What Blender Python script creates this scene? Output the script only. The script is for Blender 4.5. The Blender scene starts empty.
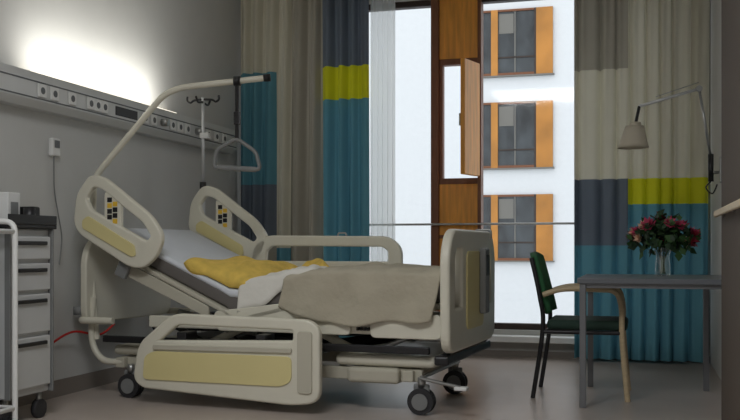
import bpy, bmesh, math, random
from mathutils import Vector, Matrix, noise
random.seed(4)
scene = bpy.context.scene
try:
    scene.view_settings.view_transform = 'Standard'
except Exception:
    pass

# ------------------------------------------------------------ materials
def lin(c):
    o = []
    for v in c:
        v = v / 255.0
        o.append(v / 12.92 if v <= 0.04045 else ((v + 0.055) / 1.055) ** 2.4)
    return (o[0], o[1], o[2], 1.0)

def mat(name, rgb, rough=0.5, metal=0.0, bump=0.0, bscale=50.0, var=0.0, vscale=6.0, transl=0.0, stretch=None, spec=0.5):
    m = bpy.data.materials.new(name)
    m.use_nodes = True
    nt = m.node_tree
    b = nt.nodes['Principled BSDF']
    b.inputs['Base Color'].default_value = lin(rgb)
    b.inputs['Roughness'].default_value = rough
    b.inputs['Metallic'].default_value = metal
    b.inputs['Specular IOR Level'].default_value = spec
    tc = nt.nodes.new('ShaderNodeTexCoord')
    vec = tc.outputs['Object']
    if stretch:
        mp = nt.nodes.new('ShaderNodeMapping')
        mp.inputs['Scale'].default_value = stretch
        nt.links.new(vec, mp.inputs['Vector'])
        vec = mp.outputs['Vector']
    n = nt.nodes.new('ShaderNodeTexNoise')
    n.inputs['Scale'].default_value = vscale
    n.inputs['Detail'].default_value = 4
    nt.links.new(vec, n.inputs['Vector'])
    mix = nt.nodes.new('ShaderNodeMixRGB')
    mix.blend_type = 'MULTIPLY'
    rmp = nt.nodes.new('ShaderNodeValToRGB')
    lo = 1.0 - max(var, 0.03)
    rmp.color_ramp.elements[0].position = 0.3
    rmp.color_ramp.elements[1].position = 0.7
    rmp.color_ramp.elements[0].color = (lo, lo, lo, 1)
    rmp.color_ramp.elements[1].color = (1, 1, 1, 1)
    nt.links.new(n.outputs['Fac'], rmp.inputs['Fac'])
    mix.inputs['Fac'].default_value = 1.0
    mix.inputs['Color1'].default_value = lin(rgb)
    nt.links.new(rmp.outputs['Color'], mix.inputs['Color2'])
    nt.links.new(mix.outputs['Color'], b.inputs['Base Color'])
    if bump > 0:
        n2 = nt.nodes.new('ShaderNodeTexNoise')
        n2.inputs['Scale'].default_value = bscale
        nt.links.new(vec, n2.inputs['Vector'])
        bp = nt.nodes.new('ShaderNodeBump')
        bp.inputs['Strength'].default_value = bump
        bp.inputs['Distance'].default_value = 0.01
        nt.links.new(n2.outputs['Fac'], bp.inputs['Height'])
        nt.links.new(bp.outputs['Normal'], b.inputs['Normal'])
    if transl > 0:
        t = nt.nodes.new('ShaderNodeBsdfTranslucent')
        nt.links.new(mix.outputs['Color'], t.inputs['Color'])
        ms = nt.nodes.new('ShaderNodeMixShader')
        ms.inputs['Fac'].default_value = transl
        nt.links.new(b.outputs[0], ms.inputs[1])
        nt.links.new(t.outputs[0], ms.inputs[2])
        nt.links.new(ms.outputs[0], nt.nodes['Material Output'].inputs['Surface'])
    return m

def seethrough(name, rgb, fac, glossy=False, rough=0.05):
    m = bpy.data.materials.new(name)
    m.use_nodes = True
    nt = m.node_tree
    nt.nodes.clear()
    out = nt.nodes.new('ShaderNodeOutputMaterial')
    tr = nt.nodes.new('ShaderNodeBsdfTransparent')
    ms = nt.nodes.new('ShaderNodeMixShader')
    ms.inputs['Fac'].default_value = fac
    nt.links.new(tr.outputs[0], ms.inputs[1])
    if glossy:
        g = nt.nodes.new('ShaderNodeBsdfGlossy')
        g.inputs['Roughness'].default_value = rough
        g.inputs['Color'].default_value = lin(rgb)
        nt.links.new(g.outputs[0], ms.inputs[2])
    else:
        d = nt.nodes.new('ShaderNodeBsdfDiffuse')
        t = nt.nodes.new('ShaderNodeBsdfTranslucent')
        d.inputs['Color'].default_value = lin(rgb)
        t.inputs['Color'].default_value = lin(rgb)
        m2 = nt.nodes.new('ShaderNodeMixShader')
        m2.inputs['Fac'].default_value = 0.5
        nt.links.new(d.outputs[0], m2.inputs[1])
        nt.links.new(t.outputs[0], m2.inputs[2])
        nt.links.new(m2.outputs[0], ms.inputs[2])
    nt.links.new(ms.outputs[0], out.inputs['Surface'])
    return m

def emis(name, rgb, s):
    m = bpy.data.materials.new(name)
    m.use_nodes = True
    nt = m.node_tree
    b = nt.nodes['Principled BSDF']
    b.inputs['Base Color'].default_value = lin(rgb)
    b.inputs['Emission Color'].default_value = lin(rgb)
    b.inputs['Emission Strength'].default_value = s
    return m

M = {}
M['wall'] = mat('wall_paint', (205, 206, 204), 0.8, bump=0.05, bscale=120)
M['wallback'] = mat('wall_back_paint', (190, 189, 184), 0.8)
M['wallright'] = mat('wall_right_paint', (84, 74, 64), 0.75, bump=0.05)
M['ceil'] = mat('ceiling_paint', (215, 214, 210), 0.9)
M['floor'] = mat('linoleum', (188, 176, 167), 0.32, var=0.10, vscale=3.0, bump=0.02, bscale=200)
M['base'] = mat('baseboard_paint', (134, 126, 118), 0.6)
M['white'] = mat('white_plastic', (228, 229, 227), 0.4)
M['panel'] = mat('panel_enamel', (206, 208, 207), 0.35)
M['socket'] = mat('socket_grey', (95, 98, 100), 0.5)
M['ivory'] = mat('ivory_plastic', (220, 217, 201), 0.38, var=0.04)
M['ivory2'] = mat('ivory_plastic_dark', (192, 188, 172), 0.45)  # slightly darker ivory for deck, base and trim parts
M['byellow'] = mat('bed_yellow', (222, 210, 152), 0.45)
M['kyellow'] = mat('key_yellow', (232, 190, 60), 0.45)
M['black'] = mat('black_plastic', (24, 24, 26), 0.45)
M['dark'] = mat('dark_metal', (52, 52, 54), 0.4, metal=0.5)
M['grey'] = mat('grey_plastic', (128, 130, 130), 0.5)
M['steel'] = mat('steel', (175, 176, 175), 0.3, metal=0.85)
M['chrome'] = mat('iv_pole_metal', (214, 216, 218), 0.3, metal=0.35)
M['rubber'] = mat('rubber', (45, 45, 48), 0.7)
M['matt'] = mat('mattress_cover', (104, 100, 97), 0.7, bump=0.1, bscale=80)
M['sheet'] = mat('bed_sheet', (214, 219, 226), 0.85, bump=0.3, bscale=14)
M['sheet2'] = mat('sheet_cream', (226, 224, 216), 0.9, bump=0.4, bscale=20)
M['yblank'] = mat('yellow_blanket', (234, 200, 98), 0.9, bump=0.6, bscale=25, var=0.22, vscale=16)
M['beigeb'] = mat('beige_blanket', (184, 177, 158), 0.95, bump=0.4, bscale=30, var=0.10, vscale=7)
M['c_beige'] = mat('curtain_beige', (218, 214, 196), 0.95, bump=0.15, bscale=300, transl=0.2)
M['c_khaki'] = mat('curtain_khaki', (174, 169, 155), 0.95, bump=0.15, bscale=300, transl=0.16)
M['c_slate'] = mat('curtain_slate', (110, 120, 132), 0.95, bump=0.15, bscale=300, transl=0.14)
M['c_teal'] = mat('curtain_teal', (100, 156, 172), 0.95, bump=0.15, bscale=300, transl=0.16)
M['c_yellow'] = mat('curtain_yellow', (218, 218, 44), 0.95, bump=0.15, bscale=300, transl=0.12)
M['wood'] = mat('window_wood', (250, 170, 62), 0.4, var=0.3, vscale=3, stretch=(12, 12, 1.0))
M['wooddk'] = mat('window_wood_dark', (128, 78, 46), 0.5, var=0.2, vscale=3, stretch=(12, 12, 1.0))
M['frame_dk'] = mat('frame_dark', (54, 40, 32), 0.5)
M['glass'] = seethrough('window_glass', (255, 255, 255), 0.012, True)
M['sheer'] = seethrough('sheer_fabric', (220, 222, 218), 0.6)
M['facade'] = mat('facade_render', (228, 231, 233), 0.9, bump=0.02)
M['facwood'] = mat('facade_wood', (200, 136, 60), 0.6, var=0.35, vscale=1.2)
M['facglass'] = mat('facade_glass', (74, 80, 84), 0.15, var=0.75, vscale=1.4, stretch=(1.5, 1, 0.8))  # dark panes, reflections put into the colour as mottling
M['facgrey'] = mat('facade_grey', (120, 118, 112), 0.6)
M['ground'] = mat('outside_ground', (200, 202, 205), 0.9)
M['desk'] = mat('desk_laminate', (112, 116, 122), 0.3)
M['deskleg'] = mat('desk_metal', (130, 132, 136), 0.35, metal=0.4)
M['chwood'] = mat('chair_beech', (206, 186, 150), 0.4, var=0.15, stretch=(3, 3, 12))
M['chgreen'] = mat('chair_green', (48, 104, 66), 0.85, bump=0.2, bscale=150)
M['chblack'] = mat('chair_seat_green', (42, 66, 56), 0.8, bump=0.2, bscale=150)
M['lampsh'] = mat('lamp_shade', (226, 218, 200), 0.6, transl=0.3)
M['leaf'] = mat('leaf_green', (52, 88, 40), 0.6)
M['leaf2'] = mat('leaf_green_dark', (34, 60, 34), 0.6)
M['petal'] = mat('petal_pink', (180, 60, 94), 0.6)
M['petal2'] = mat('petal_red', (130, 26, 44), 0.6)
M['petal3'] = mat('petal_light', (222, 180, 150), 0.6)
M['vase'] = seethrough('vase_glass', (235, 240, 240), 0.25, True, 0.03)
M['red'] = mat('red_cord', (180, 36, 30), 0.5)
M['cart'] = mat('cart_grey', (196, 198, 198), 0.45)
M['lightpanel'] = emis('diffuser', (255, 246, 228), 1.5)
M['fillceil'] = emis('ceiling_fill_diffuser', (250, 250, 250), 1.0)  # glowing face of the added ceiling fill

# ------------------------------------------------------------ helpers
def link(ob, parent=None):
    scene.collection.objects.link(ob)
    if parent is not None:
        ob.parent = parent
    return ob

def empty(name, loc=(0, 0, 0), rz=0.0):
    e = bpy.data.objects.new(name, None)
    e.empty_display_size = 0.1
    e.location = loc
    e.rotation_euler = (0, 0, rz)
    scene.collection.objects.link(e)
    return e

def finish(bm, name, m, parent=None, smooth=False):
    me = bpy.data.meshes.new(name)
    bm.to_mesh(me)
    bm.free()
    if isinstance(m, (list, tuple)):
        for x in m:
            me.materials.append(x)
    else:
        me.materials.append(m)
    if smooth:
        for p in me.polygons:
            p.use_smooth = True
    ob = bpy.data.objects.new(name, me)
    return link(ob, parent)

def box(name, a, b, m, parent=None, bev=0.0, rot=None, seg=2):
    bm = bmesh.new()
    bmesh.ops.create_cube(bm, size=1.0)
    c = [(a[i] + b[i]) / 2 for i in range(3)]
    s = [abs(b[i] - a[i]) for i in range(3)]
    bmesh.ops.scale(bm, vec=s, verts=bm.verts)
    if bev > 0:
        bmesh.ops.bevel(bm, geom=list(bm.edges), offset=min(bev, min(s) * 0.49), segments=seg, affect='EDGES', profile=0.5)
    T = Matrix.Translation(c)
    if rot:
        T = T @ rot
    bmesh.ops.transform(bm, matrix=T, verts=bm.verts)
    return finish(bm, name, m, parent, False)

def cyl(name, p0, p1, r0, m, parent=None, r1=None, seg=20):
    p0 = Vector(p0); p1 = Vector(p1)
    d = p1 - p0
    bm = bmesh.new()
    bmesh.ops.create_cone(bm, cap_ends=True, segments=seg, radius1=r0, radius2=r0 if r1 is None else r1, depth=d.length)
    q = d.to_track_quat('Z', 'Y')
    bmesh.ops.transform(bm, matrix=Matrix.Translation((p0 + p1) / 2) @ q.to_matrix().to_4x4(), verts=bm.verts)
    ob = finish(bm, name, m, parent, False)
    for p in ob.data.polygons:
        p.use_smooth = len(p.vertices) == 4
    return ob

def curve_mesh(name, cu, m, parent, Mx=None, smooth=True):
    tmp = bpy.data.objects.new('tmp', cu)
    scene.collection.objects.link(tmp)
    dg = bpy.context.evaluated_depsgraph_get()
    dg.update()
    me = bpy.data.meshes.new_from_object(tmp.evaluated_get(dg))
    bpy.data.objects.remove(tmp)
    me.name = name
    me.materials.clear()
    me.materials.append(m)
    if Mx is not None:
        me.transform(Mx)
    for p in me.polygons:
        p.use_smooth = smooth
    ob = bpy.data.objects.new(name, me)
    return link(ob, parent)

def catmull(pts, n=8, closed=False):
    P = [Vector(p) for p in pts]
    out = []
    N = len(P)
    rng = N if closed else N - 1
    for i in range(rng):
        p1 = P[i]; p2 = P[(i + 1) % N]
        p0 = P[(i - 1) % N] if (closed or i > 0) else p1
        p3 = P[(i + 2) % N] if (closed or i + 2 < N) else p2
        for k in range(n):
            t = k / n
            out.append(0.5 * ((2 * p1) + (-p0 + p2) * t + (2 * p0 - 5 * p1 + 4 * p2 - p3) * t * t + (-p0 + 3 * p1 - 3 * p2 + p3) * t ** 3))
    if not closed:
        out.append(P[-1])
    return out

def fillet(pts, r, n=5, closed=False):
    P = [Vector(p) for p in pts]
    N = len(P)
    out = []
    for i in range(N):
        if not closed and i in (0, N - 1):
            out.append(P[i]); continue
        a = P[i - 1]; b = P[i]; c = P[(i + 1) % N]
        rr = min(r, (a - b).length * 0.48, (c - b).length * 0.48)
        s = b + (a - b).normalized() * rr
        e = b + (c - b).normalized() * rr
        for k in range(n + 1):
            t = k / n
            out.append(s * (1 - t) ** 2 + b * 2 * t * (1 - t) + e * t * t)
    return out

def tube(name, pts, r, m, parent=None, rnd=None, smooth=False, closed=False, res=3):
    if smooth:
        pts = catmull(pts, 8, closed)
    elif rnd:
        pts = fillet(pts, rnd, 6, closed)
    cu = bpy.data.curves.new(name, 'CURVE')
    cu.dimensions = '3D'
    sp = cu.splines.new('POLY')
    sp.points.add(len(pts) - 1)
    for i, p in enumerate(pts):
        sp.points[i].co = (p[0], p[1], p[2], 1)
    sp.use_cyclic_u = closed
    cu.bevel_depth = r
    cu.bevel_resolution = res
    cu.use_fill_caps = True
    return curve_mesh(name, cu, m, parent)

def plate(name, outer, holes, th, m, Mx, parent=None, bev=0.008, rnd=0.04, hr=0.02):
    cu = bpy.data.curves.new(name, 'CURVE')
    cu.dimensions = '2D'
    cu.fill_mode = 'BOTH'
    for k, poly in enumerate([outer] + list(holes)):
        pp = fillet([(p[0], p[1], 0) for p in poly], rnd if k == 0 else hr, 6, True)
        sp = cu.splines.new('POLY')
        sp.points.add(len(pp) - 1)
        for i, p in enumerate(pp):
            sp.points[i].co = (p[0], p[1], 0, 1)
        sp.use_cyclic_u = True
    cu.extrude = th / 2 - bev
    cu.bevel_depth = bev
    cu.bevel_resolution = 3
    return curve_mesh(name, cu, m, parent, Mx, smooth=False)

def side_mx(y):   # (u,v) -> (x, z) at given y
    return Matrix(((1, 0, 0, 0), (0, 0, -1, y), (0, 1, 0, 0), (0, 0, 0, 1)))

def end_mx(x):    # (u,v) -> (y, z) at given x
    return Matrix(((0, 0, 1, x), (1, 0, 0, 0), (0, 1, 0, 0), (0, 0, 0, 1)))

def grid(name, nx, ny, fn, m, parent=None, thick=0.0, smooth=True):
    bm = bmesh.new()
    V = [[bm.verts.new(fn(i / (nx - 1), j / (ny - 1))) for j in range(ny)] for i in range(nx)]
    for i in range(nx - 1):
        for j in range(ny - 1):
            bm.faces.new((V[i][j], V[i + 1][j], V[i + 1][j + 1], V[i][j + 1]))
    ob = finish(bm, name, m, parent, smooth)
    if thick:
        s = ob.modifiers.new('solid', 'SOLIDIFY')
        s.thickness = thick
        s.offset = 1
    return ob

def sphere(name, c, r, m, parent=None, sc=(1, 1, 1)):
    bm = bmesh.new()
    bmesh.ops.create_uvsphere(bm, u_segments=20, v_segments=12, radius=r)
    bmesh.ops.scale(bm, vec=sc, verts=bm.verts)
    bmesh.ops.translate(bm, vec=c, verts=bm.verts)
    return finish(bm, name, m, parent, True)

# ------------------------------------------------------------ room shell
XL, YB, ZC = -3.40, 7.90, 3.20
box('floor', (XL - 0.15, -1.2, -0.1), (1.85, YB + 0.3, 0), M['floor'])
box('ceiling', (XL - 0.15, -1.2, ZC), (1.85, YB + 0.3, ZC + 0.1), M['ceil'])
box('wall_left', (XL - 0.15, -1.2, 0), (XL, YB + 0.3, ZC), M['wall'])
box('wall_front', (XL, -1.2, 0), (1.7, -1.05, ZC), M['wall'])
box('wall_right', (1.7, -1.2, 0), (1.85, 3.3, ZC), M['wall'])
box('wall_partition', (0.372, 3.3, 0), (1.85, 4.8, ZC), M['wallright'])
box('wall_alcove', (0.53, 4.8, 0), (1.85, YB, ZC), M['wall'])
wb = empty('wall_back')
WX0, WX1, WZ0, WZ1 = -2.85, 0.30, 0.22, 3.02
box('part_1', (XL, YB, 0), (WX0, YB + 0.3, ZC), M['wallback'], wb)
box('part_2', (WX1, YB, 0), (1.85, YB + 0.3, ZC), M['wallback'], wb)
box('part_3', (WX0, YB, 0), (WX1, YB + 0.3, WZ0), M['wallback'], wb)
box('part_4', (WX0, YB, WZ1), (WX1, YB + 0.3, ZC), M['wallback'], wb)
box('baseboard_left', (XL, -1.0, 0), (XL + 0.012, YB, 0.10), M['base'], None)
box('baseboard_back', (XL + 0.012, YB - 0.012, 0), (0.53, YB, 0.05), M['base'], None)
box('trim_1', (WX0 - 0.02, YB - 0.14, WZ0 - 0.09), (WX1 + 0.02, YB + 0.02, WZ0 - 0.04), M['white'], None, 0.005)

# handrail on partition
hr = empty('wall_handrail')
box('bar', (0.335, 3.35, 1.045), (0.352, 4.78, 1.075), M['chwood'], hr, 0.006)
for i, y in enumerate((3.5, 4.1, 4.6)):
    cyl('bracket_%d' % i, (0.345, y, 1.06), (0.372, y, 1.05), 0.008, M['steel'], hr)

# ------------------------------------------------------------ window
w = empty('window_1')
Y0, Y1 = YB + 0.05, YB + 0.13
def wb_(n, x0, x1, z0, z1, m, y0=Y0, y1=Y1):
    box(n, (x0, y0, z0), (x1, y1, z1), m, w, 0.004)
wb_('frame_bottom', WX0, WX1, WZ0, WZ0 + 0.05, M['frame_dk'])
wb_('frame_top', WX0, WX1, WZ1 - 0.05, WZ1, M['frame_dk'])
wb_('frame_side_a', WX0, WX0 + 0.06, WZ0, WZ1, M['wooddk'])
wb_('frame_side_b', WX1 - 0.06, WX1, WZ0, WZ1, M['wooddk'])
wb_('post_a', -1.71, -1.64, WZ0, WZ1, M['wooddk'], YB + 0.0, Y1)
wb_('post_b', -1.31, -1.28, WZ0, WZ1, M['wooddk'], YB + 0.0, Y1)
wb_('panel_top', -1.64, -1.31, 2.50, WZ1, M['wood'], YB + 0.02, YB + 0.08)
wb_('panel_low', -1.64, -1.31, WZ0, 1.44, M['wood'], YB + 0.02, YB + 0.08)
wb_('vent_rail_top', -1.64, -1.31, 2.45, 2.50, M['wooddk'], YB + 0.02, YB + 0.1)
wb_('vent_rail_low', -1.64, -1.31, 1.44, 1.49, M['wooddk'], YB + 0.02, YB + 0.1)
wb_('vent_jamb', -1.64, -1.61, 1.49, 2.45, M['wooddk'], YB + 0.02, YB + 0.1)
wb_('lip', -1.64, -1.31, 0.98, 1.01, M['wooddk'], YB + 0.01, YB + 0.1)
th_ = math.radians(74)
R = Matrix.Rotation(th_, 4, 'Z')
leaf_c = Vector((-1.305, YB - 0.01, 0)) + Vector((-math.cos(th_) * 0.145, -math.sin(th_) * 0.145, 0))
box('vent_leaf', (leaf_c.x - 0.145, leaf_c.y - 0.02, 1.50), (leaf_c.x + 0.145, leaf_c.y + 0.02, 2.44), M['wood'], w, 0.006, R)
cyl('vent_handle', (leaf_c.x - 0.07, leaf_c.y - 0.09, 1.9), (leaf_c.x - 0.07, leaf_c.y - 0.09, 2.0), 0.008, M['steel'], w)
box('glass_a', (WX0 + 0.06, Y0 + 0.03, WZ0 + 0.05), (-1.71, Y0 + 0.035, WZ1 - 0.05), M['glass'], w)
box('glass_b', (-1.28, Y0 + 0.03, WZ0 + 0.05), (WX1 - 0.06, Y0 + 0.035, WZ1 - 0.05), M['glass'], w)
tube('safety_rail', [(-2.84, YB - 0.03, 1.10), (-0.2, YB - 0.03, 1.10)], 0.010, M['steel'], w)
for i, x in enumerate((-2.8, -1.69, -1.295, -0.25)):
    cyl('rail_bracket_%d' % i, (x, YB - 0.03, 1.10), (x, YB + 0.03, 1.10), 0.008, M['steel'], w)

# ------------------------------------------------------------ curtains
def curtain(name, x0, x1, y, z0, z1, cols, folds, amp, mats, nx=240, seed=0):
    zs = {z0, z1}
    for c in cols:
        for zt, k in c[1]:
            if z0 < zt < z1:
                zs.add(zt)
    z = z0
    while z < z1:
        if all(abs(z - q) > 0.03 for q in zs):
            zs.add(z)
        z += 0.12
    zs = sorted(zs)
    bm = bmesh.new()
    rows = []
    for z in zs:
        row = []
        f = (z1 - z) / (z1 - z0)
        for i in range(nx + 1):
            t = i / nx
            x = x0 + (x1 - x0) * t
            wob = 0.35 * noise.noise(Vector((t * 5, seed * 3.1, f * 0.5)))
            ph = 2 * math.pi * (folds * (t + 0.03 * math.sin(5 * t + seed)) + wob)
            a = amp * (0.55 + 0.45 * f) * (0.8 + 0.7 * noise.noise(Vector((t * 7, f * 0.8, seed))))
            yy = y + a * math.sin(ph) + 0.22 * amp * math.sin(2 * ph + 2.1 * f + seed)
            xx = x + 0.2 * amp * math.cos(ph)
            row.append(bm.verts.new((xx, yy, z)))
        rows.append(row)
    for j in range(len(zs) - 1):
        zm = (zs[j] + zs[j + 1]) / 2
        for i in range(nx):
            t = (i + 0.5) / nx
            xm = x0 + (x1 - x0) * t
            k = 0
            for xe, bands in cols:
                if xm <= xe:
                    for zt, kk in bands:
                        if zm <= zt:
                            k = kk
                            break
                    break
            f = bm.faces.new((rows[j][i], rows[j][i + 1], rows[j + 1][i + 1], rows[j + 1][i]))
            f.material_index = k
            f.smooth = True
    return finish(bm, name, mats, None, True)

CM = [M['c_beige'], M['c_khaki'], M['c_slate'], M['c_teal'], M['c_yellow']]
curtain('curtain', -3.37, -2.20, 7.68, 0.03, 3.12, [
    (-3.04, [(0.95, 1), (1.45, 2), (2.42, 3), (3.2, 0)]),
    (-2.90, [(0.9, 3), (3.2, 0)]),
    (-2.60, [(3.2, 1)]),
    (-2.0, [(1.0, 3), (2.16, 3), (2.44, 4), (3.2, 2)])], 10, 0.062, CM, seed=1)
curtain('curtain', -0.51, 0.50, 7.68, 0.03, 3.12, [
    (-0.10, [(0.92, 3), (1.44, 2), (2.30, 0), (3.2, 1)]),
    (0.9, [(1.24, 3), (1.44, 4), (3.2, 0)])], 8, 0.062, CM, seed=4)
curtain('sheer_curtain', -2.22, -2.0, 7.80, 0.03, 3.12, [(9, [(4, 0)])], 5, 0.03, [M['sheer']], nx=90, seed=2)
ct = empty('curtain_track')
box('rail', (-3.38, 7.66, 3.14), (0.52, 7.70, 3.17), M['white'], ct, 0.004)
box('rail_b', (-3.38, 7.78, 3.14), (0.52, 7.82, 3.17), M['white'], ct, 0.004)

# ------------------------------------------------------------ outside
bd = empty('apartment_building')
FY = 34.0
box('facade', (-22, FY, -5), (14, FY + 6, 16), M['facade'], bd)
for ci, cx in enumerate((-5.55, -14.5, 2.6)):
    for ri, z0 in enumerate((0.45, 3.75, 7.05, 10.35)):
        n = 'win_%d_%d_' % (ci, ri)
        W_, H_ = 2.60, 2.35
        box(n + 'glass', (cx, FY - 0.05, z0), (cx + W_, FY, z0 + H_), M['facglass'], bd)
        for k, (a, b_) in enumerate(((0.0, 0.06), (0.42, 0.66), (1.95, 2.02), (2.02, 2.60))):
            box(n + 'mull_%d' % k, (cx + a, FY - 0.13, z0), (cx + b_, FY - 0.05, z0 + H_), M['facwood'] if k in (1, 3) else M['frame_dk'], bd)
        box(n + 'head', (cx, FY - 0.12, z0 + H_ - 0.07), (cx + W_, FY - 0.05, z0 + H_), M['wooddk'], bd)
        box(n + 'foot', (cx, FY - 0.12, z0), (cx + W_, FY - 0.05, z0 + 0.09), M['wooddk'], bd)
        box(n + 'sash', (cx + 0.66, FY - 0.09, z0 + 0.62), (cx + 1.95, FY - 0.05, z0 + 0.67), M['frame_dk'], bd)
        box(n + 'stay', (cx + 1.25, FY - 0.09, z0 + 0.1), (cx + 1.29, FY - 0.05, z0 + H_), M['facgrey'], bd)
        box(n + 'blind', (cx + 0.70, FY - 0.07, z0 + 1.5), (cx + 1.22, FY - 0.05, z0 + 2.2), M['facgrey'], bd)
        box(n + 'sill', (cx - 0.05, FY - 0.16, z0 - 0.05), (cx + W_ + 0.05, FY, z0), M['facgrey'], bd)
box('street_ground', (-30, YB + 0.6, -5.2), (20, FY, -5.0), M['ground'])

# ------------------------------------------------------------ wall service panel
sp = empty('bed_head_service_panel')
prof = [(0.0, 1.70), (0.07, 1.70), (0.10, 1.74), (0.10, 1.86), (0.09, 1.90), (0.0, 1.90)]
bm = bmesh.new()
A = [bm.verts.new((XL + p[0], 3.2, p[1])) for p in prof]
B = [bm.verts.new((XL + p[0], 7.45, p[1])) for p in prof]
for i in range(len(prof)):
    j = (i + 1) % len(prof)
    bm.faces.new((A[i], A[j], B[j], B[i]))
bm.faces.new(A); bm.faces.new(list(reversed(B)))
bmesh.ops.recalc_face_normals(bm, faces=bm.faces)
finish(bm, 'housing', M['panel'], sp)
box('groove', (XL + 0.100, 3.2, 1.748), (XL + 0.1025, 7.45, 1.756), M['socket'], sp)
box('groove_b', (XL + 0.100, 3.2, 1.842), (XL + 0.1025, 7.45, 1.850), M['socket'], sp)
for i, y in enumerate((4.72, 4.84, 5.02, 5.22, 5.30, 5.38, 5.9, 6.02, 6.3, 6.42, 6.54, 6.9, 7.05, 7.2)):
    box('socket_%d' % i, (XL + 0.10, y - 0.038, 1.762), (XL + 0.112, y + 0.038, 1.838), M['white'], sp, 0.004)
    cyl('socket_hole_%d' % i, (XL + 0.112, y, 1.80), (XL + 0.1135, y, 1.80), 0.020, M['socket'], sp)
box('label_strip', (XL + 0.10, 5.52, 1.77), (XL + 0.104, 5.80, 1.83), M['black'], sp, 0.002)
for i, y in enumerate((6.15, 6.7)):
    cyl('gas_outlet_%d' % i, (XL + 0.10, y, 1.80), (XL + 0.15, y, 1.80), 0.026, M['steel'], sp)
box('uplight_tray', (XL + 0.015, 4.65, 1.90), (XL + 0.085, 6.40, 1.905), M['lightpanel'], sp)

ph = empty('nurse_call_handset')
box('body', (XL, 4.93, 1.45), (XL + 0.035, 5.01, 1.56), M['white'], ph, 0.01)
box('display', (XL + 0.035, 4.945, 1.50), (XL + 0.038, 4.995, 1.545), M['socket'], ph)
tube('cord', [(XL + 0.02, 4.96, 1.45), (XL + 0.03, 4.95, 1.25), (XL + 0.03, 4.99, 1.10), (XL + 0.02, 5.04, 0.96), (XL + 0.03, 5.0, 0.8)], 0.004, M['grey'], ph, smooth=True)

# ------------------------------------------------------------ hospital bed
BO = Vector((-3.26, 5.04, 0)); BR = math.radians(-4.13)
bed = empty('hospital_bed', BO, BR)
W = 1.04

def ztop(x):
    pts = [(0.0, 1.10), (0.18, 1.03), (0.98, 0.665), (1.10, 0.66), (1.5, 0.755), (1.75, 0.765), (2.3, 0.745)]
    for i in range(len(pts) - 1):
        if x <= pts[i + 1][0]:
            t = (x - pts[i][0]) / (pts[i + 1][0] - pts[i][0])
            return pts[i][1] + (pts[i + 1][1] - pts[i][1]) * t
    return pts[-1][1]

def slab(name, xs, off_top, off_bot, y0, y1, m, bev=0.02):
    bm = bmesh.new()
    L = []
    for x in xs:
        zt = ztop(x) + off_top
        zb = ztop(x) + off_bot
        sl = (ztop(x + 0.02) - ztop(x - 0.02)) / 0.04
        def P(y, z, o):
            return bm.verts.new((x - sl * (-o) * 0.9, y, z))
        L.append([P(y0, zb, off_bot), P(y1, zb, off_bot), P(y1, zt, off_top), P(y0, zt, off_top)])
    for i in range(len(L) - 1):
        for k in range(4):
            bm.faces.new((L[i][k], L[i + 1][k], L[i + 1][(k + 1) % 4], L[i][(k + 1) % 4]))
    bm.faces.new(L[0]); bm.faces.new(list(reversed(L[-1])))
    bmesh.ops.recalc_face_normals(bm, faces=bm.faces)
    ob = finish(bm, name, m, bed, True)
    bv = ob.modifiers.new('bev', 'BEVEL')
    bv.width = bev; bv.segments = 3; bv.limit_method = 'ANGLE'; bv.angle_limit = math.radians(50)
    return ob

xs = [0.18, 0.35, 0.55, 0.75, 0.90, 0.98, 1.04, 1.10, 1.2, 1.35, 1.48, 1.6, 1.75, 2.0, 2.2]
slab('mattress', xs, -0.006, -0.145, 0.07, W - 0.06, M['matt'])
slab('sheet', xs[:10], 0.0, -0.05, 0.062, W - 0.052, M['sheet'])
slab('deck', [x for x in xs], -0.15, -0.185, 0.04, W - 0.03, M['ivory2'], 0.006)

def blanket(s, t):
    x = 1.33 + (2.235 - 1.33) * t
    x += 0.02 * math.sin(9 * s)
    zt = ztop(x) + 0.025
    drop_n = 0.25 + 0.045 * math.sin(3.0 * t + 0.3) + 0.012 * math.sin(15 * t)
    if t < 0.3:
        drop_n -= (0.3 - t) * 0.35
    drop_f = 0.14
    total = drop_n + (W - 0.10) + drop_f
    d = s * total
    nz = noise.noise(Vector((x * 4, s * 7, 0.3))) * 0.022 + noise.noise(Vector((x * 10, s * 16, 2.3))) * 0.012
    y0, y1 = 0.045, W - 0.045
    if d < drop_n:
        q = drop_n - d
        fl = 0.014 * math.sin(19 * x + 4 * q) * min(1, q * 6)
        return (x - 0.12 * q, y0 - 0.022 - 0.03 * q + fl + nz * 0.5, zt - 0.01 - q)
    if d > total - drop_f:
        q = d - (total - drop_f)
        return (x, y1 + 0.01 + nz, zt - 0.01 - q)
    yy = y0 + (y1 - y0) * (d - drop_n) / (total - drop_n - drop_f)
    e = min((yy - y0), (y1 - yy)) / 0.06
    return (x, yy, zt - 0.012 * max(0, 1 - e) + abs(nz) * 1.5)
grid('foot_blanket', 100, 80, blanket, M['beigeb'], bed, 0.012)

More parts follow.
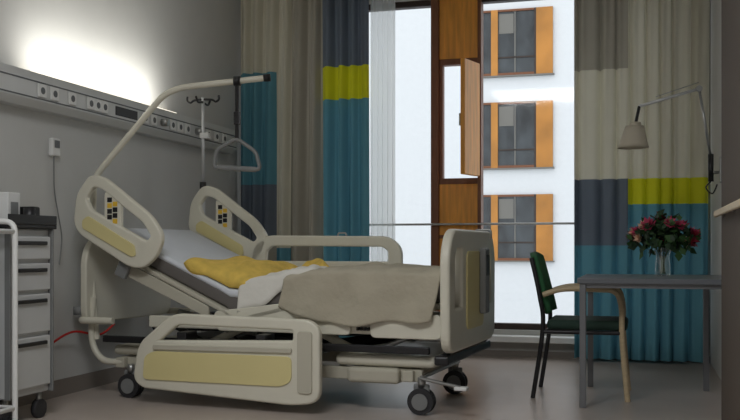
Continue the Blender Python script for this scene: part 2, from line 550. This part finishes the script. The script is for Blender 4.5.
def crumple(name, cx, cy, lx, ly, h, rot, m, seed, nx=80, ny=70, fr=9, p=5):
    c, s_ = math.cos(rot), math.sin(rot)
    def fn(a, b):
        u = (a - 0.5) * 2; v = (b - 0.5) * 2
        rr = 1 + 0.14 * noise.noise(Vector((u * 1.5 + seed, v * 1.5, 1))) 
        X = u * lx / 2 * rr; Yv = v * ly / 2 * rr
        x = cx + X * c - Yv * s_; y = cy + X * s_ + Yv * c
        env = max(0.0, (1 - abs(u) ** p)) * max(0.0, (1 - abs(v) ** p))
        r1 = 1 - abs(noise.noise(Vector((x * fr, y * fr * 0.7, seed)))) * 2.2
        r2 = noise.noise(Vector((x * fr * 2.5, y * fr * 2.2, seed + 5)))
        y2 = y
        over = max(0.0, 0.07 - y)
        z = ztop(x) + 0.006 + env ** 0.5 * (h * (0.5 + 0.45 * r1) + 0.012 * r2)
        if over > 0:
            z -= over * 1.6
            y2 = y + over * 0.7
        return (x, y2, z)
    return grid(name, nx, ny, fn, m, bed, 0.006)
crumple('cream_blanket', 1.24, 0.34, 0.48, 0.64, 0.06, 0.15, M['sheet2'], 3.1, fr=7)
crumple('yellow_pillow', 0.96, 0.44, 0.48, 0.72, 0.17, -0.06, M['yblank'], 7.7, fr=3.5, p=3)
crumple('yellow_blanket_fold', 1.16, 0.68, 0.42, 0.46, 0.14, 0.35, M['yblank'], 2.7, fr=5, p=3)

# side rails
head_out = [(0.0, 1.05), (0.02, 1.22), (0.11, 1.33), (0.20, 1.31), (0.52, 1.08), (0.60, 0.97), (0.56, 0.86), (0.47, 0.79), (0.38, 0.80), (0.04, 0.99)]
head_hole = [(0.065, 1.20), (0.125, 1.278), (0.19, 1.265), (0.485, 1.055), (0.545, 0.965), (0.50, 0.925), (0.10, 1.12)]
def head_rail(tag, dx, y, sgn):
    o = [(p[0] + dx, p[1]) for p in head_out]
    h = [(p[0] + dx, p[1]) for p in head_hole]
    plate('head_rail_' + tag, o, [h], 0.045, M['ivory'], side_mx(y), bed, 0.012, 0.05, 0.03)
    ys = y + sgn * 0.026
    strip = [(0.06 + dx, 1.065), (0.10 + dx, 1.09), (0.42 + dx, 0.915), (0.43 + dx, 0.855), (0.40 + dx, 0.85), (0.06 + dx, 1.02)]
    plate('head_rail_strip_' + tag, strip, [], 0.010, M['byellow'], side_mx(ys), bed, 0.002, 0.015)
    pad = [(0.21 + dx, 1.05), (0.21 + dx, 1.225), (0.235 + dx, 1.235), (0.315 + dx, 1.175), (0.315 + dx, 1.01), (0.29 + dx, 1.0)]
    plate('head_rail_pad_' + tag, pad, [], 0.03, M['ivory'], side_mx(y), bed, 0.005, 0.015)
    for i in range(4):
        for j in range(2):
            px = 0.243 + dx + 0.038 * j; pz = 1.185 - 0.034 * i - 0.025 * j
            for sg in (-1, 1):
                box('key_%s_%d%d%d' % (tag, i, j, sg), (px - 0.016, y + sg * 0.0155 - 0.002, pz - 0.014), (px + 0.016, y + sg * 0.0155 + 0.002, pz + 0.014), M['kyellow'] if (i + j) % 3 == 1 else M['black'], bed, 0.001)
head_rail('near', 0.0, -0.02, -1)
head_rail('far', 0.13, W + 0.04, -1)
for t, y in (('near', 0.01), ('far', W + 0.01)):
    box('head_rail_arm_' + t, (0.28, y - 0.01, 0.72), (0.36, y + 0.02, 0.90), M['grey'], bed, 0.006, Matrix.Rotation(math.radians(25), 4, 'Y'))

foot_near = [(0.47, 0.15), (0.50, 0.34), (0.72, 0.515), (1.56, 0.50), (1.61, 0.46), (1.61, 0.08), (1.46, 0.06), (0.52, 0.11)]
foot_hole = [(0.60, 0.365), (0.745, 0.478), (1.48, 0.468), (1.48, 0.385), (0.64, 0.36)]
plate('foot_rail_near', foot_near, [foot_hole], 0.05, M['ivory'], side_mx(-0.09), bed, 0.014, 0.06, 0.03)
plate('foot_rail_near_strip', [(0.53, 0.15), (0.54, 0.28), (0.60, 0.31), (1.46, 0.31), (1.46, 0.18), (1.40, 0.15)], [], 0.012, M['byellow'], side_mx(-0.117), bed, 0.002, 0.03)
plate('foot_rail_near_ridge', [(1.50, 0.12), (1.50, 0.45), (1.58, 0.45), (1.58, 0.12)], [], 0.014, M['ivory2'], side_mx(-0.118), bed, 0.003, 0.02)
plate('foot_rail_near_lip', [(0.60, 0.325), (0.60, 0.345), (1.46, 0.355), (1.46, 0.335)], [], 0.02, M['ivory2'], side_mx(-0.118), bed, 0.004, 0.008)
for i, x in enumerate((0.75, 1.25)):
    box('foot_rail_link_%d' % i, (x - 0.03, -0.07, 0.36), (x + 0.03, 0.06, 0.42), M['dark'], bed, 0.006)
foot_far = [(0.61, 0.66), (0.63, 0.90), (0.73, 0.975), (1.61, 0.965), (1.69, 0.90), (1.69, 0.66)]
foot_fh = [(0.71, 0.80), (0.72, 0.885), (0.77, 0.925), (1.57, 0.92), (1.62, 0.885), (1.62, 0.80)]
plate('foot_rail_far', foot_far, [foot_fh], 0.045, M['ivory'], side_mx(W + 0.04), bed, 0.012, 0.06, 0.02)
plate('foot_rail_far_strip', [(0.73, 0.70), (0.73, 0.77), (1.57, 0.77), (1.57, 0.70)], [], 0.01, M['byellow'], side_mx(W + 0.014), bed, 0.002, 0.02)
for i, x in enumerate((0.85, 1.50)):
    box('foot_rail_far_post_%d' % i, (x - 0.03, W - 0.01, 0.42), (x + 0.03, W + 0.06, 0.70), M['ivory2'], bed, 0.008)

# head / foot boards
fb = [(0.0, 0.36), (-0.01, 0.86), (0.07, 0.985), (W - 0.07, 0.985), (W + 0.01, 0.86), (W, 0.36)]
fh1 = [(0.085, 0.56), (0.085, 0.85), (0.13, 0.915), (0.27, 0.915), (0.27, 0.56)]
fh2 = [(W - a, b) for a, b in fh1]
plate('footboard', fb, [fh1, fh2], 0.055, M['ivory'], end_mx(2.29), bed, 0.018, 0.09, 0.03)
plate('footboard_inset', [(0.33, 0.45), (0.33, 0.88), (W - 0.33, 0.88), (W - 0.33, 0.45)], [], 0.012, M['byellow'], end_mx(2.260), bed, 0.003, 0.05)
plate('footboard_inset_out', [(0.33, 0.45), (0.33, 0.88), (W - 0.33, 0.88), (W - 0.33, 0.45)], [], 0.012, M['byellow'], end_mx(2.320), bed, 0.003, 0.05)
plate('headboard', [(0.05, 0.45), (0.05, 0.86), (0.14, 0.97), (W - 0.14, 0.97), (W - 0.05, 0.86), (W - 0.05, 0.45)], [], 0.045, M['ivory'], end_mx(0.0), bed, 0.01, 0.08)
box('pendant', (2.325, 0.60, 0.52), (2.365, 0.70, 0.90), M['grey'], bed, 0.01)
box('pendant_screen', (2.365, 0.615, 0.74), (2.368, 0.685, 0.86), M['black'], bed)
tube('pendant_hook', [(2.24, 0.85, 0.92), (2.24, 0.85, 1.01), (2.34, 0.85, 1.01), (2.34, 0.85, 0.95)], 0.006, M['steel'], bed, rnd=0.02)
box('pendant_inner', (2.225, 0.82, 0.66), (2.252, 0.88, 0.92), M['grey'], bed, 0.012)
tube('pendant_coil', [(2.24, 0.85, 0.66), (2.22, 0.80, 0.48), (2.26, 0.72, 0.36), (2.25, 0.6, 0.40)], 0.008, M['grey'], bed, smooth=True)
tube('iv_hook', [(1.25, W + 0.04, 0.95), (1.25, W + 0.04, 1.0), (1.31, W + 0.04, 1.0), (1.31, W + 0.04, 0.96)], 0.006, M['steel'], bed, rnd=0.015)

# chassis
for t, y in (('near', 0.08), ('far', W - 0.08)):
    box('deck_beam_' + t, (0.45, y - 0.02, 0.43), (2.24, y + 0.02, 0.50), M['ivory'], bed, 0.008)
    box('deck_tube_low_' + t, (0.12, y - 0.015, 0.33), (2.18, y + 0.015, 0.37), M['dark'], bed, 0.005)
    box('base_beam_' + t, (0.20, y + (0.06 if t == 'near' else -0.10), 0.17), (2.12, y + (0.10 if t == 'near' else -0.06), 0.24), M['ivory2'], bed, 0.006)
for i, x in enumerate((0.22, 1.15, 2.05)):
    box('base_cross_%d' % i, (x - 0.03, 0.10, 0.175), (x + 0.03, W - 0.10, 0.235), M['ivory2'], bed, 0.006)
for i, x in enumerate((0.5, 1.0, 1.5, 2.1)):
    box('deck_cross_%d' % i, (x - 0.02, 0.08, 0.43), (x + 0.02, W - 0.08, 0.48), M['dark'], bed, 0.004)
def bar(name, a, b, wd, m):
    tube(name, [a, b], wd, m, bed)
for t, y in (('near', 0.17), ('far', W - 0.17)):
    bar('lift_arm_a_' + t, (0.55, y, 0.22), (1.05, y, 0.45), 0.024, M['ivory'])
    bar('lift_arm_b_' + t, (1.45, y, 0.45), (1.95, y, 0.22), 0.024, M['ivory'])
    bar('lift_arm_c_' + t, (1.0, y + 0.03, 0.22), (0.5, y + 0.03, 0.45), 0.018, M['dark'])
    bar('lift_arm_d_' + t, (2.1, y + 0.03, 0.44), (1.62, y + 0.03, 0.24), 0.016, M['steel'])
bar('actuator_a', (0.65, 0.5, 0.26), (1.20, 0.5, 0.42), 0.035, M['black'])
bar('actuator_b', (1.35, 0.5, 0.30), (1.95, 0.5, 0.40), 0.035, M['black'])
bar('actuator_rod', (0.45, 0.4, 0.50), (1.0, 0.4, 0.38), 0.02, M['steel'])
bar('backrest_strut_near', (0.95, 0.12, 0.42), (0.50, 0.12, 0.72), 0.018, M['steel'])
bar('backrest_strut_far', (0.95, W - 0.12, 0.42), (0.50, W - 0.12, 0.72), 0.018, M['steel'])
box('motor_box', (1.10, 0.28, 0.26), (1.40, 0.74, 0.40), M['black'], bed, 0.02)
box('battery_box', (0.50, 0.30, 0.25), (0.80, 0.70, 0.36), M['grey'], bed, 0.02)
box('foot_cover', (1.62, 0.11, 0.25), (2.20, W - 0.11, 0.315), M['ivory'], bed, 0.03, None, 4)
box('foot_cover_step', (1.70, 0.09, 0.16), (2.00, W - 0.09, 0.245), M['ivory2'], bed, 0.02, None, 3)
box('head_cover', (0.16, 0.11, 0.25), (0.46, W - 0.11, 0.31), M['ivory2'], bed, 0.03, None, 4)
plate('side_skirt_near', [(0.92, 0.43), (0.90, 0.53), (1.30, 0.58), (1.72, 0.58), (1.74, 0.43)], [], 0.03, M['ivory'], side_mx(0.055), bed, 0.006, 0.03)
plate('side_skirt_foot', [(1.86, 0.42), (1.86, 0.54), (2.25, 0.54), (2.25, 0.42)], [], 0.03, M['ivory'], side_mx(0.055), bed, 0.006, 0.03)
plate('backrest_cover', [(0.30, 0.74), (0.33, 0.80), (0.86, 0.56), (0.86, 0.50)], [], 0.02, M['ivory2'], side_mx(0.05), bed, 0.004, 0.02)
for i in range(4):
    box('skirt_knob_%d' % i, (1.78 + 0.02 * i, 0.03, 0.452), (1.79 + 0.02 * i, 0.06, 0.47), M['black'], bed)
bar('footpost_near', (2.27, 0.10, 0.28), (2.27, 0.10, 0.50), 0.02, M['dark'])
bar('footpost_far', (2.27, W - 0.10, 0.28), (2.27, W - 0.10, 0.50), 0.02, M['dark'])
box('foot_bumper', (2.22, 0.02, 0.28), (2.30, W - 0.02, 0.33), M['dark'], bed, 0.012)
tube('head_bumper', [(0.20, 0.06, 0.46), (-0.02, 0.04, 0.46), (-0.05, 0.12, 0.46), (-0.05, W - 0.12, 0.46), (-0.02, W - 0.04, 0.46), (0.2, W - 0.06, 0.46)], 0.022, M['ivory'], bed, rnd=0.05)
for i, y in enumerate((0.08, W - 0.08)):
    cyl('bumper_wheel_%d' % i, (-0.06, y, 0.49), (-0.06, y, 0.54), 0.035, M['grey'], bed)
tube('head_leg_curve', [(0.03, 0.10, 0.60), (0.02, 0.10, 0.34), (0.10, 0.10, 0.22), (0.24, 0.12, 0.21)], 0.02, M['ivory'], bed, smooth=True)

def caster(i, x, y):
    for k, s in enumerate((-0.022, 0.022)):
        cyl('caster_wheel_%d_%d' % (i, k), (x, y + s - 0.011, 0.072), (x, y + s + 0.011, 0.072), 0.072, M['rubber'], bed, seg=28)
        cyl('caster_hub_%d_%d' % (i, k), (x, y + s * 1.75 - 0.003, 0.072), (x, y + s * 1.75 + 0.003, 0.072), 0.045, M['grey'], bed, seg=24)
    box('caster_fork_%d' % i, (x - 0.045, y - 0.010, 0.06), (x + 0.045, y + 0.010, 0.165), M['grey'], bed, 0.008)
    cyl('caster_stem_%d' % i, (x, y, 0.15), (x, y, 0.20), 0.022, M['steel'], bed)
caster(0, 0.30, 0.10); caster(1, 2.12, 0.13); caster(2, 0.30, W - 0.12); caster(3, 2.10, W - 0.13); caster(4, 1.18, 0.20)
bar('brake_pedal', (2.12, 0.10, 0.20), (2.36, 0.04, 0.17), 0.010, M['steel'])
box('brake_pedal_pad', (2.33, 0.01, 0.155), (2.40, 0.06, 0.175), M['white'], bed, 0.006)
bar('brake_shaft', (2.12, 0.13, 0.20), (2.12, W - 0.13, 0.20), 0.012, M['steel'])
tube('cable_a', [(0.9, 0.2, 0.42), (1.05, 0.22, 0.30), (1.2, 0.2, 0.36), (1.35, 0.22, 0.28), (1.6, 0.2, 0.40)], 0.007, M['black'], bed, smooth=True)
tube('cable_b', [(0.3, 0.3, 0.45), (0.45, 0.25, 0.30), (0.6, 0.3, 0.34), (0.8, 0.25, 0.24)], 0.007, M['black'], bed, smooth=True)
tube('mains_cord', [(0.04, 0.3, 0.42), (0.0, 0.2, 0.36), (-0.06, 0.02, 0.39), (-0.10, -0.15, 0.32), (-0.09, -0.28, 0.24)], 0.007, M['red'], bed, smooth=True)

# lifting pole and trapeze (part of bed)
tube('lifting_pole', [(0.04, 0.12, 0.34), (0.0, 0.12, 0.75), (0.02, 0.12, 1.33), (0.09, 0.14, 1.42), (0.42, 0.27, 1.845), (0.52, 0.31, 1.89), (1.0, 0.50, 1.95)], 0.019, M['ivory'], bed, rnd=0.07, res=4)
cyl('lifting_pole_end', (0.99, 0.497, 1.949), (1.03, 0.512, 1.953), 0.023, M['black'], bed)
tp = (0.84, 0.433, 1.93)
cyl('trapeze_clamp', (tp[0] - 0.02, tp[1], tp[2] + 0.0), (tp[0] + 0.02, tp[1] + 0.01, tp[2]), 0.03, M['black'], bed)
box('trapeze_strap', (tp[0] - 0.012, tp[1] - 0.003, 1.56), (tp[0] + 0.012, tp[1] + 0.003, 1.93), M['black'], bed)
box('trapeze_buckle', (tp[0] - 0.018, tp[1] - 0.012, 1.66), (tp[0] + 0.018, tp[1] + 0.012, 1.74), M['dark'], bed, 0.004)
tube('trapeze_handle', [(tp[0], tp[1], 1.575), (tp[0] - 0.13, tp[1] - 0.02, 1.51), (tp[0] - 0.15, tp[1] - 0.02, 1.40), (tp[0] + 0.15, tp[1] + 0.02, 1.38), (tp[0] + 0.12, tp[1] + 0.02, 1.49)], 0.012, M['grey'], bed, rnd=0.03, closed=True)
tube('trapeze_grip', [(tp[0] - 0.12, tp[1] - 0.02, 1.398), (tp[0] + 0.12, tp[1] + 0.02, 1.382)], 0.017, M['grey'], bed)

# ------------------------------------------------------------ IV stand
iv = empty('iv_stand', (-3.07, 6.34, 0))
for k in range(5):
    a = 2 * math.pi * k / 5 + 0.3
    ex, ey = 0.22 * math.cos(a), 0.22 * math.sin(a)
    tube('foot_%d' % k, [(0, 0, 0.12), (ex * 0.5, ey * 0.5, 0.10), (ex, ey, 0.07)], 0.012, M['steel'], iv)
    cyl('wheel_%d' % k, (ex - 0.012, ey, 0.028), (ex + 0.012, ey, 0.028), 0.028, M['rubber'], iv)
cyl('pole_low', (0, 0, 0.08), (0, 0, 1.35), 0.016, M['chrome'], iv)
cyl('pole_high', (0, 0, 1.35), (0, 0, 2.00), 0.011, M['chrome'], iv)
cyl('collar', (0, 0, 1.32), (0, 0, 1.38), 0.024, M['black'], iv)
for k in range(2):
    s = 1 if k else -1
    tube('hook_%d' % k, [(0, 0, 1.985), (s * 0.07, 0, 1.98), (s * 0.10, 0, 1.965), (s * 0.125, 0, 1.98), (s * 0.125, 0, 2.01)], 0.008, M['dark'], iv, smooth=True)
    tube('hook_%d' % (k + 2), [(0, 0, 1.965), (0, s * 0.08, 1.955), (0, s * 0.115, 1.99)], 0.008, M['dark'], iv, smooth=True)
box('clamp', (-0.02, -0.02, 1.70), (0.05, 0.02, 1.74), M['white'], iv, 0.005)

# ------------------------------------------------------------ medical cart
mc = empty('medical_cart', (-3.20, 4.23, 0))
box('body', (-0.18, -0.18, 0.14), (0.165, 0.18, 1.0), M['cart'], mc, 0.01)
for i, (z0, z1) in enumerate(((0.18, 0.44), (0.46, 0.66), (0.68, 0.82), (0.84, 0.96))):
    box('drawer_%d' % i, (0.165, -0.16, z0), (0.185, 0.165, z1), M['cart'], mc, 0.006)
    box('drawer_handle_%d' % i, (0.185, -0.12, z1 - 0.045), (0.20, 0.12, z1 - 0.025), M['dark'], mc, 0.004)
for i, y in enumerate((-0.185, 0.172)):
    box('edge_trim_%d' % i, (0.160, y, 0.14), (0.192, y + 0.014, 1.0), M['grey'], mc, 0.003)
box('top_tray', (-0.19, -0.20, 1.0), (0.20, 0.20, 1.02), M['black'], mc, 0.005)
box('tray_rim_a', (0.19, -0.20, 1.02), (0.20, 0.20, 1.07), M['black'], mc, 0.003)
box('tray_rim_b', (-0.19, 0.19, 1.02), (0.20, 0.20, 1.07), M['black'], mc, 0.003)
box('glove_box', (-0.06, -0.02, 1.02), (0.06, 0.08, 1.19), M['white'], mc, 0.005)
box('glove_box_label', (0.06, 0.0, 1.05), (0.062, 0.06, 1.14), M['grey'], mc)
cyl('bottle', (-0.12, 0.06, 1.02), (-0.12, 0.06, 1.15), 0.03, M['white'], mc)
cyl('bottle_cap', (-0.12, 0.06, 1.15), (-0.12, 0.06, 1.18), 0.015, M['grey'], mc)
cyl('can', (0.13, 0.06, 1.02), (0.13, 0.06, 1.11), 0.03, M['dark'], mc)
box('monitor', (-0.10, 0.11, 1.02), (0.12, 0.17, 1.12), M['black'], mc, 0.01)
for i, (x, y) in enumerate(((-0.14, -0.14), (0.13, -0.14), (-0.14, 0.14), (0.13, 0.14))):
    cyl('wheel_%d' % i, (x - 0.015, y, 0.05), (x + 0.015, y, 0.05), 0.05, M['rubber'], mc)
    cyl('wheel_stem_%d' % i, (x, y, 0.06), (x, y, 0.15), 0.015, M['steel'], mc)

lt = empty('linen_trolley', (-3.12, 3.78, 0))
for i, (x, y) in enumerate(((-0.18, -0.2), (0.16, -0.2), (-0.18, 0.2), (0.16, 0.2))):
    cyl('wheel_%d' % i, (x - 0.015, y, 0.04), (x + 0.015, y, 0.04), 0.04, M['rubber'], lt)
for k, y in enumerate((-0.2, 0.2)):
    tube('frame_%d' % k, [(-0.18, y, 0.06), (-0.18, y, 1.03), (0.19, y, 1.03), (0.19, y, 0.06)], 0.014, M['white'], lt, rnd=0.06)
for k, z in enumerate((0.12, 0.98)):
    tube('ring_%d' % k, [(-0.18, -0.2, z), (0.19, -0.2, z), (0.19, 0.2, z), (-0.18, 0.2, z)], 0.012, M['white'], lt, closed=True)
def bag(a, b):
    th = a * 2 * math.pi
    z = 0.16 + b * 0.82
    r = 0.145 + 0.012 * math.sin(7 * th) * (1 - b) + 0.02 * math.sin(3.1 * b)
    return (-0.01 + r * math.copysign(abs(math.cos(th)) ** 0.7, math.cos(th)), 1.15 * r * math.copysign(abs(math.sin(th)) ** 0.7, math.sin(th)), z)
grid('bag', 60, 20, bag, M['cart'], lt)

# ------------------------------------------------------------ desk
dk = empty('desk')
box('top', (-0.34, 5.45, 0.70), (0.50, 6.37, 0.73), M['desk'], dk, 0.004)
for i, (x, y) in enumerate(((-0.31, 5.48), (0.46, 5.48), (-0.31, 6.33), (0.40, 6.33))):
    box('leg_%d' % i, (x - 0.018, y - 0.018, 0.0), (x + 0.018, y + 0.018, 0.70), M['deskleg'], dk, 0.004)
box('rail_back', (-0.31, 6.32, 0.64), (0.46, 6.34, 0.70), M['deskleg'], dk)
box('rail_front', (-0.31, 5.475, 0.675), (0.46, 5.495, 0.70), M['deskleg'], dk)

# ------------------------------------------------------------ armchair
ch = empty('armchair', (-0.34, 5.99, 0))
box('seat', (-0.20, -0.22, 0.41), (0.27, 0.22, 0.47), M['chblack'], ch, 0.025, None, 4)
def back(a, b):
    y = (a - 0.5) * 0.42
    z = 0.50 + b * 0.37
    cur = 0.03 * (1 - (2 * a - 1) ** 2)
    ed = 1 - 0.12 * (2 * b - 1) ** 4
    return (-0.20 - cur - 0.09 * b, y * ed, z - 0.02 * (2 * a - 1) ** 2 * b)
bk = grid('backrest', 20, 16, back, M['chgreen'], ch, 0.035)
for k, s in enumerate((-1, 1)):
    y = s * 0.235
    tube('arm_leg_%d' % k, [(-0.22, y, 0.62), (-0.10, y, 0.655), (0.10, y, 0.655), (0.20, y, 0.64), (0.235, y, 0.55), (0.24, y, 0.35), (0.27, y, 0.0)], 0.017, M['chwood'], ch, smooth=True)
    tube('back_leg_%d' % k, [(-0.28, y, 0.0), (-0.22, y, 0.42), (-0.24, y, 0.62), (-0.29, y * 0.9, 0.84)], 0.014, M['dark'], ch, smooth=True)
    tube('side_bar_%d' % k, [(-0.22, y, 0.40), (0.24, y, 0.40)], 0.013, M['dark'], ch)
tube('cross_front', [(0.22, -0.235, 0.40), (0.22, 0.235, 0.40)], 0.012, M['dark'], ch)
tube('cross_back', [(-0.20, -0.235, 0.40), (-0.20, 0.235, 0.40)], 0.012, M['dark'], ch)

# ------------------------------------------------------------ flowers
fl = empty('flower_vase', (0.13, 5.93, 0.7305))
cu_prof = [(0.035, 0.0), (0.045, 0.02), (0.042, 0.08), (0.038, 0.12), (0.055, 0.17)]
def vz(a, b):
    th = a * 2 * math.pi
    k = min(int(b * 4), 3); t = b * 4 - k
    r = cu_prof[k][0] * (1 - t) + cu_prof[k + 1][0] * t
    z = cu_prof[k][1] * (1 - t) + cu_prof[k + 1][1] * t
    return (r * math.cos(th), r * math.sin(th), z + 0.001)
grid('vase', 32, 17, vz, M['vase'], fl, 0)
cyl('vase_base', (0, 0, 0.001), (0, 0, 0.009), 0.034, M['vase'], fl)
bm = bmesh.new()
def petal(bm, c, n, r, size, mi, ph):
    n = n.normalized()
    t = n.orthogonal().normalized(); b_ = n.cross(t)
    d = (t * math.cos(ph) + b_ * math.sin(ph))
    s = n.cross(d)
    p0 = c
    p1 = c + d * size * 0.5 + s * size * 0.35 + n * size * r * 0.6
    p2 = c + d * size * 0.5 - s * size * 0.35 + n * size * r * 0.6
    p3 = c + d * size * 0.95 + n * size * r * 1.3
    v = [bm.verts.new(p) for p in (p0, p1, p3, p2)]
    f = bm.faces.new(v); f.material_index = mi; f.smooth = True
for i in range(26):
    th = random.uniform(0, 2 * math.pi); phi = math.acos(random.uniform(-0.25, 1))
    n = Vector((math.sin(phi) * math.cos(th), math.sin(phi) * math.sin(th), math.cos(phi)))
    c = Vector((n.x * 0.165, n.y * 0.15, 0.235 + n.z * 0.105))
    mi = random.choice((0, 0, 1, 1, 2))
    sz = random.uniform(0.032, 0.052)
    for lay, (rr, cnt) in enumerate(((0.15, 8), (0.6, 7), (1.2, 5))):
        for k in range(cnt):
            petal(bm, c, n, rr, sz * (1 - 0.15 * lay), mi, 2 * math.pi * k / cnt + lay)
finish(bm, 'blooms', [M['petal'], M['petal2'], M['petal3']], fl)
bm = bmesh.new()
for i in range(320):
    th = random.uniform(0, 2 * math.pi); phi = math.acos(random.uniform(-0.6, 1))
    n = Vector((math.sin(phi) * math.cos(th), math.sin(phi) * math.sin(th), math.cos(phi)))
    rr = random.uniform(0.5, 1.08)
    c = Vector((n.x * 0.17 * rr, n.y * 0.15 * rr, 0.225 + n.z * 0.125 * rr))
    petal(bm, c, (n + Vector((random.uniform(-1, 1), random.uniform(-1, 1), random.uniform(-0.5, 1)))), 0.3, random.uniform(0.04, 0.075), random.choice((0, 1)), random.uniform(0, 6.28))
finish(bm, 'leaves', [M['leaf'], M['leaf2']], fl)
for i in range(9):
    a = i * 0.7
    tube('stem_%d' % i, [(0.015 * math.cos(a + 2), 0.015 * math.sin(a + 2), 0.015), (0.02 * math.cos(a), 0.02 * math.sin(a), 0.13), (0.09 * math.cos(a), 0.08 * math.sin(a), 0.24)], 0.003, M['leaf'], fl, smooth=True)

# ------------------------------------------------------------ wall lamp
lp = empty('swing_arm_wall_lamp')
box('wall_plate', (0.50, 6.61, 1.33), (0.53, 6.71, 1.50), M['steel'], lp, 0.006)
cyl('pivot', (0.45, 6.66, 1.34), (0.45, 6.66, 1.52), 0.018, M['dark'], lp)
cyl('pivot_arm', (0.45, 6.66, 1.40), (0.50, 6.66, 1.40), 0.010, M['steel'], lp)
tube('drop_loop', [(0.45, 6.66, 1.34), (0.42, 6.66, 1.30), (0.46, 6.66, 1.26), (0.49, 6.66, 1.32)], 0.005, M['dark'], lp, smooth=True)
cyl('arm_low', (0.45, 6.66, 1.50), (0.375, 6.62, 1.95), 0.009, M['steel'], lp)
cyl('elbow', (0.375, 6.60, 1.95), (0.375, 6.64, 1.95), 0.02, M['steel'], lp)
cyl('arm_high', (0.375, 6.62, 1.95), (-0.005, 6.55, 1.84), 0.010, M['chrome'], lp)
cyl('spring_wire', (0.37, 6.61, 1.99), (0.10, 6.56, 1.90), 0.003, M['steel'], lp)
cyl('shade_neck', (-0.005, 6.55, 1.84), (-0.03, 6.55, 1.72), 0.010, M['dark'], lp)
cyl('shade_cap', (-0.03, 6.55, 1.69), (-0.03, 6.55, 1.735), 0.035, M['lampsh'], lp)
def shd(a, b):
    th = a * 2 * math.pi
    r = 0.060 + 0.042 * b
    return (-0.035 - 0.01 * b + r * math.cos(th), 6.55 + r * math.sin(th), 1.71 - 0.145 * b)
grid('shade', 36, 6, shd, M['lampsh'], lp, 0.003)
sphere('bulb', (-0.035, 6.55, 1.64), 0.028, M['white'], lp)

# ------------------------------------------------------------ ceiling fill fixture, added out of view to brighten the room
cl = empty('ceiling_fill')
box('housing', (-2.1, 1.2, 3.14), (-0.7, 2.6, 3.20), M['white'], cl, 0.01)
box('diffuser', (-2.05, 1.25, 3.13), (-0.75, 2.55, 3.145), M['fillceil'], cl)

def area(name, loc, rot, sx, sy, e, col):
    l = bpy.data.lights.new(name, 'AREA')
    l.shape = 'RECTANGLE'
    l.size = sx; l.size_y = sy
    l.energy = e
    l.color = col
    o = bpy.data.objects.new(name, l)
    o.location = loc
    o.rotation_euler = rot
    scene.collection.objects.link(o)
    return o
area('ceiling_fill_light', (-1.4, 1.9, 3.12), (0, 0, 0), 1.3, 1.3, 66, (0.98, 0.99, 1.0))  # unseen fill added for the interior
area('headwall_uplight', (XL + 0.20, 5.45, 1.96), (math.radians(180), math.radians(-28), 0), 0.16, 1.5, 7.0, (1.0, 0.97, 0.90))
p = area('window_portal', ((WX0 + WX1) / 2, YB + 0.25, 1.6), (math.radians(-90), 0, 0), 3.1, 2.8, 1, (1, 1, 1))
p.data.cycles.is_portal = True

# ------------------------------------------------------------ world
wd = bpy.data.worlds.new('overcast')
scene.world = wd
wd.use_nodes = True
bg = wd.node_tree.nodes['Background']
bg.inputs['Color'].default_value = (0.92, 0.965, 1.0, 1)
bg.inputs['Strength'].default_value = 1.38

# ------------------------------------------------------------ camera
cam = bpy.data.cameras.new('camera')
cam.sensor_width = 36
cam.lens = 950 / 740 * 36
cam.shift_y = 38 / 740
co = bpy.data.objects.new('camera', cam)
co.location = (0, 0, 0.9)
co.rotation_euler = (math.radians(90), 0, math.radians(15.87))
scene.collection.objects.link(co)
scene.camera = co
